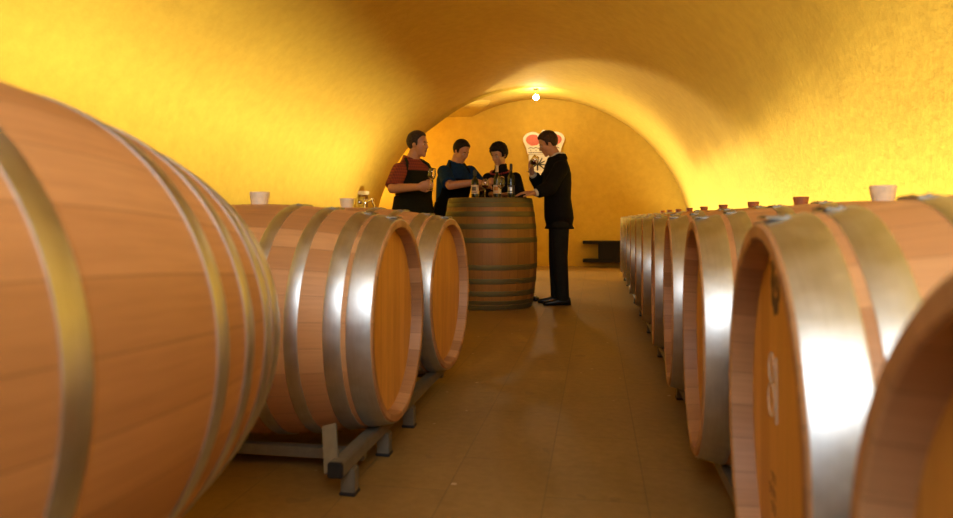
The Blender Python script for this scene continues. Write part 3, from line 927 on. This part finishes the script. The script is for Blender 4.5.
def hand(bm, wrist, d, n, side, curl=(0.5, 0.55, 0.6, 0.7), k=1.06, thumb=0.5, spread=0.05):
    """d towards the fingers, n out of the palm, side +1 when the thumb lies along d x n"""
    W = Vector(wrist); d = Vector(d).normalized(); n = Vector(n); n = (n - d * n.dot(d)).normalized()
    t = d.cross(n) * side                      # towards the thumb
    rot = Matrix((d, t, n)).transposed()
    ball(bm, W + d * 0.055 * k, (0.058 * k, 0.043 * k, 0.019 * k), rot)
    capsule(bm, W, W + d * 0.03 * k, 0.026 * k, 0.024 * k, 12)
    lens = ((0.044, 0.028, 0.022), (0.048, 0.031, 0.024), (0.045, 0.029, 0.023), (0.035, 0.022, 0.020))
    for i, segs in enumerate(lens):
        off = (0.031 - i * 0.0205) * k
        p = W + d * (0.092 - 0.004 * abs(i - 1)) * k + t * off
        ang = 0.0
        dd = (d + t * spread * (1.5 - i)).normalized()
        capsule(bm, W + d * 0.05 * k + t * off * 0.8, p, 0.0115 * k, 0.0105 * k, 10)
        for j, L_ in enumerate(segs):
            ang += curl[i] * (1.0, 1.15, 0.8)[j]
            v = dd * math.cos(ang) + n * math.sin(ang)
            q2 = p + v * L_ * k
            capsule(bm, p, q2, (0.0105 - 0.001 * j) * k, (0.0098 - 0.001 * j) * k, 10)
            p = q2
    p = W + d * 0.022 * k + t * 0.028 * k
    v1 = (d * 0.72 + t * 0.62 + n * 0.25).normalized()
    q1 = p + v1 * 0.045 * k
    capsule(bm, p, q1, 0.016 * k, 0.0125 * k, 10)
    v2 = (d * 0.85 + t * (0.35 - thumb * 0.5) + n * thumb).normalized()
    q2 = q1 + v2 * 0.034 * k; capsule(bm, q1, q2, 0.0118 * k, 0.0105 * k, 10)
    q3 = q2 + (v2 + n * 0.3 - t * 0.25).normalized() * 0.026 * k; capsule(bm, q2, q3, 0.0105 * k, 0.009 * k, 10)

def leg_points(hip, foot):
    hip = Vector(hip); foot = Vector(foot)
    knee = hip.lerp(foot, 0.50) 
    return hip, knee, foot

def figure(label, head_c, Fh, pitch, neck, hip, Fw, arms, feet, skin, hair, build=1.0, jaw=1.0, roll=0.0, foot_dirs=None, eyes_open=0.5):
    Fw = Vector((Fw[0], Fw[1], 0)).normalized(); R = Vector((Fw.y, -Fw.x, 0))
    Q = head_rot(Fh, pitch, roll)
    bm = bmesh.new()
    P = head_parts(bm, head_c, Q, jaw=jaw)
    neck = Vector(neck); hip = Vector(hip)
    capsule(bm, Vector(head_c) + Q @ Vector((-0.08, 0, -0.20)) * HH, neck - Vector((0, 0, 0.03)), 0.053 * S * build, 0.060 * S * build)
    ring_loft(bm, torso_rings(hip, neck, Fw, TORSO, wk=build))
    for a in arms:
        sh, el, wr = (Vector(v) for v in a['j'])
        capsule(bm, sh, el, 0.054 * S * build, 0.043 * S * build); capsule(bm, el, wr, 0.043 * S * build, 0.029 * S * build)
        hand(bm, wr, a['d'], a['n'], a['side'], a.get('curl', (0.5, 0.55, 0.6, 0.7)), thumb=a.get('thumb', 0.5))
    for i, (s, f) in enumerate(zip((-1, 1), feet)):
        h0 = hip + R * (0.088 * S * -s) * -1 + Vector((0, 0, -0.02))
        f = Vector(f); an = f + Vector((0, 0, 0.09))
        kn = h0.lerp(an, 0.49) + Fw * 0.015
        capsule(bm, h0, kn, 0.082 * S * build, 0.056 * S * build); capsule(bm, kn, an, 0.054 * S * build, 0.036 * S * build)
        fd = Vector(foot_dirs[i]) if foot_dirs else Fw
        capsule(bm, f + Vector((0, 0, 0.045)) - fd * 0.03, f + Vector((0, 0, 0.035)) + fd * 0.14, 0.033, 0.027)
    base = Vector((hip.x, hip.y, 0))
    bmesh.ops.translate(bm, verts=bm.verts[:], vec=-base)
    body = remeshed('person', bm, 0.0075, skin, smooth_it=2)
    body.location = base
    tag(body, label, 'person')
    bm = bmesh.new(); hair_mesh(bm, head_c, Q, **hair['kw'])
    bmesh.ops.translate(bm, verts=bm.verts[:], vec=-base)
    link_mesh('hair', bm, hair['mat'], body)
    for s in (-1, 1):
        bm = bmesh.new(); ball(bm, P(0.262, s * 0.118, -0.005), 0.048 * HH, u=16, v=10)
        bmesh.ops.translate(bm, verts=bm.verts[:], vec=-base); e = link_mesh('eye', bm, M['eye'], body)
        bm = bmesh.new(); ball(bm, P(0.298, s * 0.118, -0.014), 0.022 * HH, u=12, v=8)
        bmesh.ops.translate(bm, verts=bm.verts[:], vec=-base); link_mesh('iris', bm, M['iris'], e)
        bm = bmesh.new(); tube(bm, [P(0.318, s * 0.05, 0.075), P(0.312, s * 0.12, 0.092), P(0.27, s * 0.19, 0.075)], [0.008 * HH, 0.016 * HH, 0.006 * HH], 8)
        bmesh.ops.translate(bm, verts=bm.verts[:], vec=-base); link_mesh('eyebrow', bm, hair['mat'], body)
    bm = bmesh.new(); tube(bm, [P(0.305, 0.085, -0.245), P(0.342, 0.03, -0.243), P(0.342, -0.03, -0.243), P(0.305, -0.085, -0.245)], 0.013 * HH, 8)
    bmesh.ops.translate(bm, verts=bm.verts[:], vec=-base); link_mesh('mouth', bm, M['lip'], body)
    return dict(body=body, base=base, R=R, F=Fw, hip=hip, neck=neck, arms=arms, feet=feet, build=build, P=P, Q=Q, foot_dirs=foot_dirs)

def cloth(fig, name, bm, mat, voxel=0.0095, sm=5):
    bmesh.ops.translate(bm, verts=bm.verts[:], vec=-fig['base'])
    return remeshed(name, bm, voxel, mat, fig['body'], smooth_it=sm)

def garment_top(fig, name, mat, sleeve, hem_u, add=0.016, collar=True, flare=0.0, high_neck=False):
    """shirt, jumper or jacket: torso from the hem up, sleeves to a fraction of the arm"""
    bm = bmesh.new()
    secs = [s for s in TORSO if s[0] > hem_u + 0.05 and s[0] < 0.99]
    b = fig['build']
    wh, dh = 0.178, 0.125
    low = [(hem_u, (wh + flare), (dh + flare))]
    if hem_u < -0.2: low += [(hem_u * 0.5, wh + flare * 0.7, dh + flare * 0.7)]
    secs = low + [s for s in secs]
    secs = [(u, w_, d_) for u, w_, d_ in secs] + [(1.0, 0.062, 0.064)]
    ring_loft(bm, torso_rings(fig['hip'], fig['neck'], fig['F'], secs, add, wk=b))
    for a in fig['arms']:
        sh, el, wr = (Vector(v) for v in a['j'])
        r0, r1, r2 = 0.060 * S * b + add * 0.7, 0.047 * S * b + add, 0.034 * S * b + add * 0.9
        ball(bm, sh, r0 * 0.98)
        inner = fig['hip'].lerp(fig['neck'], 0.80); cone(bm, sh, inner, r0 * 0.95, r0 * 0.9); 
        if sleeve <= 0.5:
            e2 = sh.lerp(el, sleeve * 2); cone(bm, sh, e2, r0 * 0.97, r1 + 0.012)
        else:
            cone(bm, sh, el, r0, r1); ball(bm, el, r1)
            cone(bm, el, el.lerp(wr, (sleeve - 0.5) * 2), r1, r2)
    if high_neck:
        up = fig['neck'] + (fig['P'](-0.06, 0, -0.33) - fig['neck']) * 0.75
        cone(bm, fig['neck'] - Vector((0, 0, 0.05)), up, 0.082 * S * b, 0.071 * S * b)
    o = cloth(fig, name, bm, mat)
    return o

def collar(fig, mat, h=0.055, r=0.078, open_=0.5, drop=0.06, name='collar'):
    bm = bmesh.new()
    n = 30; rings = []
    Fw, R, c = fig['F'], fig['R'], fig['neck'] + Vector((0, 0, -0.005))
    for i in range(n + 1):
        a = open_ + (2 * PI - 2 * open_) * i / n
        d = Fw * math.cos(a) + R * math.sin(a)
        f = max(0.0, math.cos(a))
        p = c + d * r * S - Vector((0, 0, drop * f))
        rings.append([p + Vector((0, 0, h * 0.55)), p + d * 0.012 + Vector((0, 0, h * 0.6)), p + d * 0.034 + Vector((0, 0, -0.012 - 0.03 * f)), p + d * 0.018 + Vector((0, 0, -0.03 - 0.03 * f))])
    ring_loft(bm, rings)
    bmesh.ops.translate(bm, verts=bm.verts[:], vec=-fig['base'])
    return link_mesh(name, bm, mat, fig['body'], smooth=60)

def trousers(fig, mat, add=0.018, hem=0.068):
    bm = bmesh.new()
    hip, Fw, R, b = fig['hip'], fig['F'], fig['R'], fig['build']
    secs = [(-0.15, 0.135, 0.115), (-0.02, 0.180, 0.126), (0.12, 0.180, 0.122), (0.2, 0.172, 0.116)]
    ring_loft(bm, torso_rings(hip, fig['neck'], Fw, secs, add * 0.7, wk=b))
    for s, f in zip((-1, 1), fig['feet']):
        h0 = hip + R * (0.088 * S * s) + Vector((0, 0, -0.02)); f = Vector(f)
        an = f + Vector((0, 0, 0.055)); kn = h0.lerp(f + Vector((0, 0, 0.09)), 0.49) + Fw * 0.015
        ball(bm, h0, 0.088 * S * b + add * 0.6); cone(bm, h0, kn, 0.087 * S * b + add * 0.6, 0.060 * S + add); ball(bm, kn, 0.060 * S + add)
        cone(bm, kn, an, 0.060 * S + add, hem)
    return cloth(fig, 'trousers', bm, mat)

def shoes(fig, mat):
    for i, f in enumerate(fig['feet']):
        bm = bmesh.new(); f = Vector(f)
        fd = Vector(fig['foot_dirs'][i]) if fig['foot_dirs'] else fig['F']
        fd = fd.normalized(); rt = Vector((fd.y, -fd.x, 0))
        secs = ((-0.085, 0.02, 0.05, 0.0), (-0.075, 0.035, 0.085, 0.0), (-0.02, 0.040, 0.11, 0.0), (0.04, 0.043, 0.085, 0.0), (0.11, 0.050, 0.062, 0.0), (0.17, 0.046, 0.05, 0.0), (0.205, 0.03, 0.04, 0.0), (0.215, 0.012, 0.025, 0.005))
        rings = []
        for x, w_, h_, z0 in secs:
            ring = []
            for k in range(16):
                a = 2 * PI * k / 16
                zz = h_ / 2 + h_ / 2 * math.sin(a) * (1.0 if math.sin(a) > 0 else 1.0)
                ring.append(f + fd * x + rt * (w_ * (abs(math.cos(a)) ** 0.7) * (1 if math.cos(a) > 0 else -1)) + Vector((0, 0, max(0.0, zz) + z0)))
            rings.append(ring)
        ring_loft(bm, rings)
        bmesh.ops.translate(bm, verts=bm.verts[:], vec=-fig['base'])
        link_mesh('shoe', bm, mat, fig['body'], smooth=50)

def apron(fig, mat, top_u=0.78, bib=62, add=0.026, skirt_to=0.55):
    """bib over the chest, skirt around the hips and neck strap, one garment"""
    b = fig['build']
    bm = bmesh.new()
    hip, neck, Fw, R = fig['hip'], fig['neck'], fig['F'], fig['R']
    def row(u, w_, d_, half, drop=0.0, ad=add):
        c = hip.lerp(neck, u) + Fw * (0.012 * math.sin(PI * min(max(u, 0), 1))) - Vector((0, 0, drop))
        out = []
        for i in range(25):
            a = math.radians(-half + 2 * half * i / 24)
            out.append(c + Fw * ((d_ * S * b + ad) * math.cos(a)) + R * ((w_ * S * b + ad) * math.sin(a)))
        return out
    rings = []
    zdrop = hip.z - skirt_to
    rings.append(row(0, 0.215, 0.165, 150, zdrop)); rings.append(row(0, 0.205, 0.150, 150, zdrop * 0.5))
    rings.append(row(0, 0.190, 0.132, 150)); rings.append(row(0.12, 0.180, 0.122, 150)); rings.append(row(0.30, 0.164, 0.112, 146)); rings.append(row(0.34, 0.165, 0.113, 100))
    rings.append(row(0.42, 0.170, 0.116, bib + 12)); rings.append(row(0.60, 0.181, 0.122, bib)); rings.append(row(top_u, 0.186, 0.116, bib * 0.72))
    # double skin for thickness
    vr = ring_loft(bm, rings, cap=False, closed=False)
    ext = bmesh.ops.solidify(bm, geom=bm.faces[:], thickness=0.006)
    for s in (-1, 1):
        top = row(top_u, 0.186, 0.116, bib * 0.72)[0 if s < 0 else -1]
        mid = neck + R * s * 0.095 * S + Vector((0, 0, -0.012)) + Fw * 0.03
        back = neck - Fw * 0.085 + R * s * 0.03 + Vector((0, 0, 0.0))
        pts = [top, top.lerp(mid, 0.5) + Fw * 0.02 + Vector((0, 0, 0.02)), mid + Vector((0, 0, 0.012)), back]
        sm = []
        for i in range(len(pts) - 1):
            for k in range(5): sm.append(pts[i].lerp(pts[i + 1], k / 5))
        sm.append(pts[-1])
        tube(bm, sm, 0.013, 8)
    bmesh.ops.translate(bm, verts=bm.verts[:], vec=-fig['base'])
    return link_mesh('apron', bm, mat, fig['body'], smooth=60)

def floor_pt(x, y): return Vector((x, y, 0))

# --- man in the red checked shirt, left of the cask, glass in his right hand
nk = pt(411.5, 159.5, 6.92); hp = pt(413, 213, 6.95)
fw = Vector((0.80, -0.55, 0)).normalized(); rr = Vector((fw.y, -fw.x, 0))
ft = [floor_pt(*(Vector((hp.x, hp.y)) + Vector((rr.x, rr.y)) * 0.12 * s)) for s in (-1, 1)]
rsh = pt(399.5, 170.5, 6.74); lsh = pt(424, 170, 7.08)
red = figure('man in a red checked shirt and dark olive apron, laughing, holding a glass', pt(418.5, 144.5, 6.9), (0.97, -0.22), 0.05, nk, hp, fw,
    [dict(j=(rsh, pt(392.5, 188.5, 6.62), pt(418, 187, 6.48)), d=(0.95, 0.05, 0.22), n=(0.15, 0.75, 0.25), side=-1, curl=(0.75, 0.8, 0.85, 0.9), thumb=0.7),
     dict(j=(lsh, pt(424, 192, 7.20), pt(421, 209, 7.18)), d=(0.0, -0.1, -1), n=(-0.8, 0.3, 0), side=-1)],
    ft, M['skin'], dict(mat=M['hair_grey'], kw=dict(thick=0.035, front=0.33, low=-0.34, seed=2)), build=1.06, jaw=1.06)
trousers(red, M['trousers']); shoes(red, M['shoe'])
garment_top(red, 'shirt', M['check'], 0.46, -0.05, add=0.016)
collar(red, M['check'], h=0.075, r=0.066, drop=0.04)
apron(red, M['apron_olive'])
gp = pt(430.5, 190.5, 6.40)
glass((gp.x, gp.y, gp.z), 'stemmed glass in the hand of the man in the red shirt', wine=False, tilt=(0.05, 0.10, 0), k=1.0)

# --- man in the blue shirt behind the cask on the left, bending over it
nk = pt(455.5, 163.5, 8.02); hp = pt(449, 219, 8.12)
fw = Vector((0.75, -0.66, 0)).normalized(); rr = Vector((fw.y, -fw.x, 0))
ft = [floor_pt(*(Vector((hp.x, hp.y)) + Vector((rr.x, rr.y)) * 0.12 * s)) for s in (-1, 1)]
blue = figure('man in a blue shirt and dark apron looking down, reaching over the cask', pt(461.5, 151.5, 7.98), (0.85, -0.55), 0.50, nk, hp, fw,
    [dict(j=(pt(444, 172, 7.86), pt(450, 185.5, 7.62), pt(478, 182, 7.60)), d=(0.97, -0.1, -0.05), n=(0.1, 0.35, -0.9), side=-1, curl=(0.45, 0.5, 0.55, 0.6), thumb=0.6),
     dict(j=(pt(470, 172, 8.14), pt(481, 187, 8.02), pt(489, 185, 7.80)), d=(0.1, -0.9, 0.35), n=(0.9, 0.1, -0.2), side=-1, curl=(0.6, 0.65, 0.7, 0.75))],
    ft, M['skin'], dict(mat=M['hair_dark'], kw=dict(thick=0.035, front=0.34, low=-0.34, seed=4)), build=1.06)
trousers(blue, M['trousers']); shoes(blue, M['shoe'])
garment_top(blue, 'shirt', M['navy'], 0.44, -0.05, add=0.018)
collar(blue, M['navy'], h=0.075, r=0.066, drop=0.04)
apron(blue, M['apron_black'], top_u=0.72)

# --- woman in black behind the cask
nk = pt(501, 169, 8.22); hp = pt(505, 223, 8.28)
fw = Vector((-0.25, -0.97, 0)).normalized(); rr = Vector((fw.y, -fw.x, 0))
ft = [floor_pt(hp.x + 0.30, 8.08), floor_pt(hp.x - 0.06, 8.22)]
woman = figure('woman with short dark hair, black high-necked top and red bead necklace, looking down', pt(498.5, 155, 8.16), (-0.50, -0.86), 0.34, nk, hp, fw,
    [dict(j=(pt(488, 178.5, 8.24), pt(483.5, 199, 8.12), pt(491, 194, 7.92)), d=(0.5, -0.8, 0.0), n=(0.1, 0, -1), side=1, curl=(0.4, 0.4, 0.4, 0.45)),
     dict(j=(pt(515.5, 178, 8.18), pt(521.5, 199.5, 8.0), pt(509, 194.5, 7.84)), d=(-0.9, -0.4, 0.0), n=(0, 0, -1), side=-1, curl=(0.4, 0.4, 0.4, 0.45))],
    ft, M['skin_pale'], dict(mat=M['hair_dark'], kw=dict(thick=0.07, spiky=0.05, front=0.24, low=-0.34, seed=6)), build=0.93, jaw=0.92, foot_dirs=[(0.5, -0.85, 0), (-0.2, -1, 0)])
trousers(woman, M['black_knit']); shoes(woman, M['shoe'])
garment_top(woman, 'jumper', M['black_knit'], 0.97, -0.10, add=0.016, high_neck=True)
bm = bmesh.new()
for i in range(30):
    a = 2 * PI * i / 30
    d = woman['F'] * math.cos(a) + woman['R'] * math.sin(a)
    ball(bm, woman['neck'] + d * (0.115 + 0.02 * max(0, math.cos(a))) + Vector((0, 0, -0.015 - 0.055 * max(0, math.cos(a)))), 0.011, u=8, v=6)
bmesh.ops.translate(bm, verts=bm.verts[:], vec=-woman['base'])
link_mesh('necklace', bm, M['beads'], woman['body'])

# --- man in the black suit on the right, smelling his wine
nk = pt(557, 157, 7.62); hp = pt(559, 217, 7.62)
fw = Vector((-0.98, -0.18, 0)).normalized(); rr = Vector((fw.y, -fw.x, 0))
ft = [pt(563, 304, 7.53), pt(557, 299.5, 7.74)]
for f in ft: f.z = 0
suit = figure('man in a black suit in profile, nose over a wine glass, hand on the cask', pt(547.5, 144, 7.6), (-0.98, -0.16), 0.42, nk, hp, fw,
    [dict(j=(pt(561, 168, 7.42), pt(549.5, 188, 7.30), pt(535, 193, 7.24)), d=(-0.95, -0.1, 0.06), n=(0.0, 0.2, -1), side=1, curl=(0.22, 0.22, 0.22, 0.25), thumb=0.2),
     dict(j=(pt(554, 168, 7.82), pt(541, 187, 7.86), pt(532.5, 174, 7.74)), d=(-0.22, -0.1, 0.97), n=(0.75, -0.45, 0.1), side=-1, curl=(0.45, 0.55, 0.65, 0.75), thumb=0.6)],
    ft, M['skin'], dict(mat=M['hair_brown'], kw=dict(thick=0.05, front=0.30, low=-0.34, seed=8)), build=1.0)
trousers(suit, M['trousers']); shoes(suit, M['shoe'])
garment_top(suit, 'jacket', M['suit'], 0.93, -0.20, add=0.030, flare=0.006)
collar(suit, M['white_shirt'], h=0.085, r=0.064, open_=0.25, drop=0.03, name='shirt_collar')
collar(suit, M['suit'], h=0.06, r=0.078, open_=0.5, drop=0.05, name='jacket_collar')
for a in suit['arms']:
    sh, el, wr = (Vector(v) for v in a['j'])
    bm = bmesh.new(); cone(bm, el.lerp(wr, 0.88), el.lerp(wr, 1.02), 0.042, 0.041); bmesh.ops.translate(bm, verts=bm.verts[:], vec=-suit['base'])
    link_mesh('shirt_cuff', bm, M['white_shirt'], suit['body'])
gp = pt(527.8, 172.5, 7.66)
glass((gp.x, gp.y, gp.z), 'tilted glass of red wine under the nose of the man in the suit', wine=True, tilt=(0.0, 0.50, 0), k=1.0)
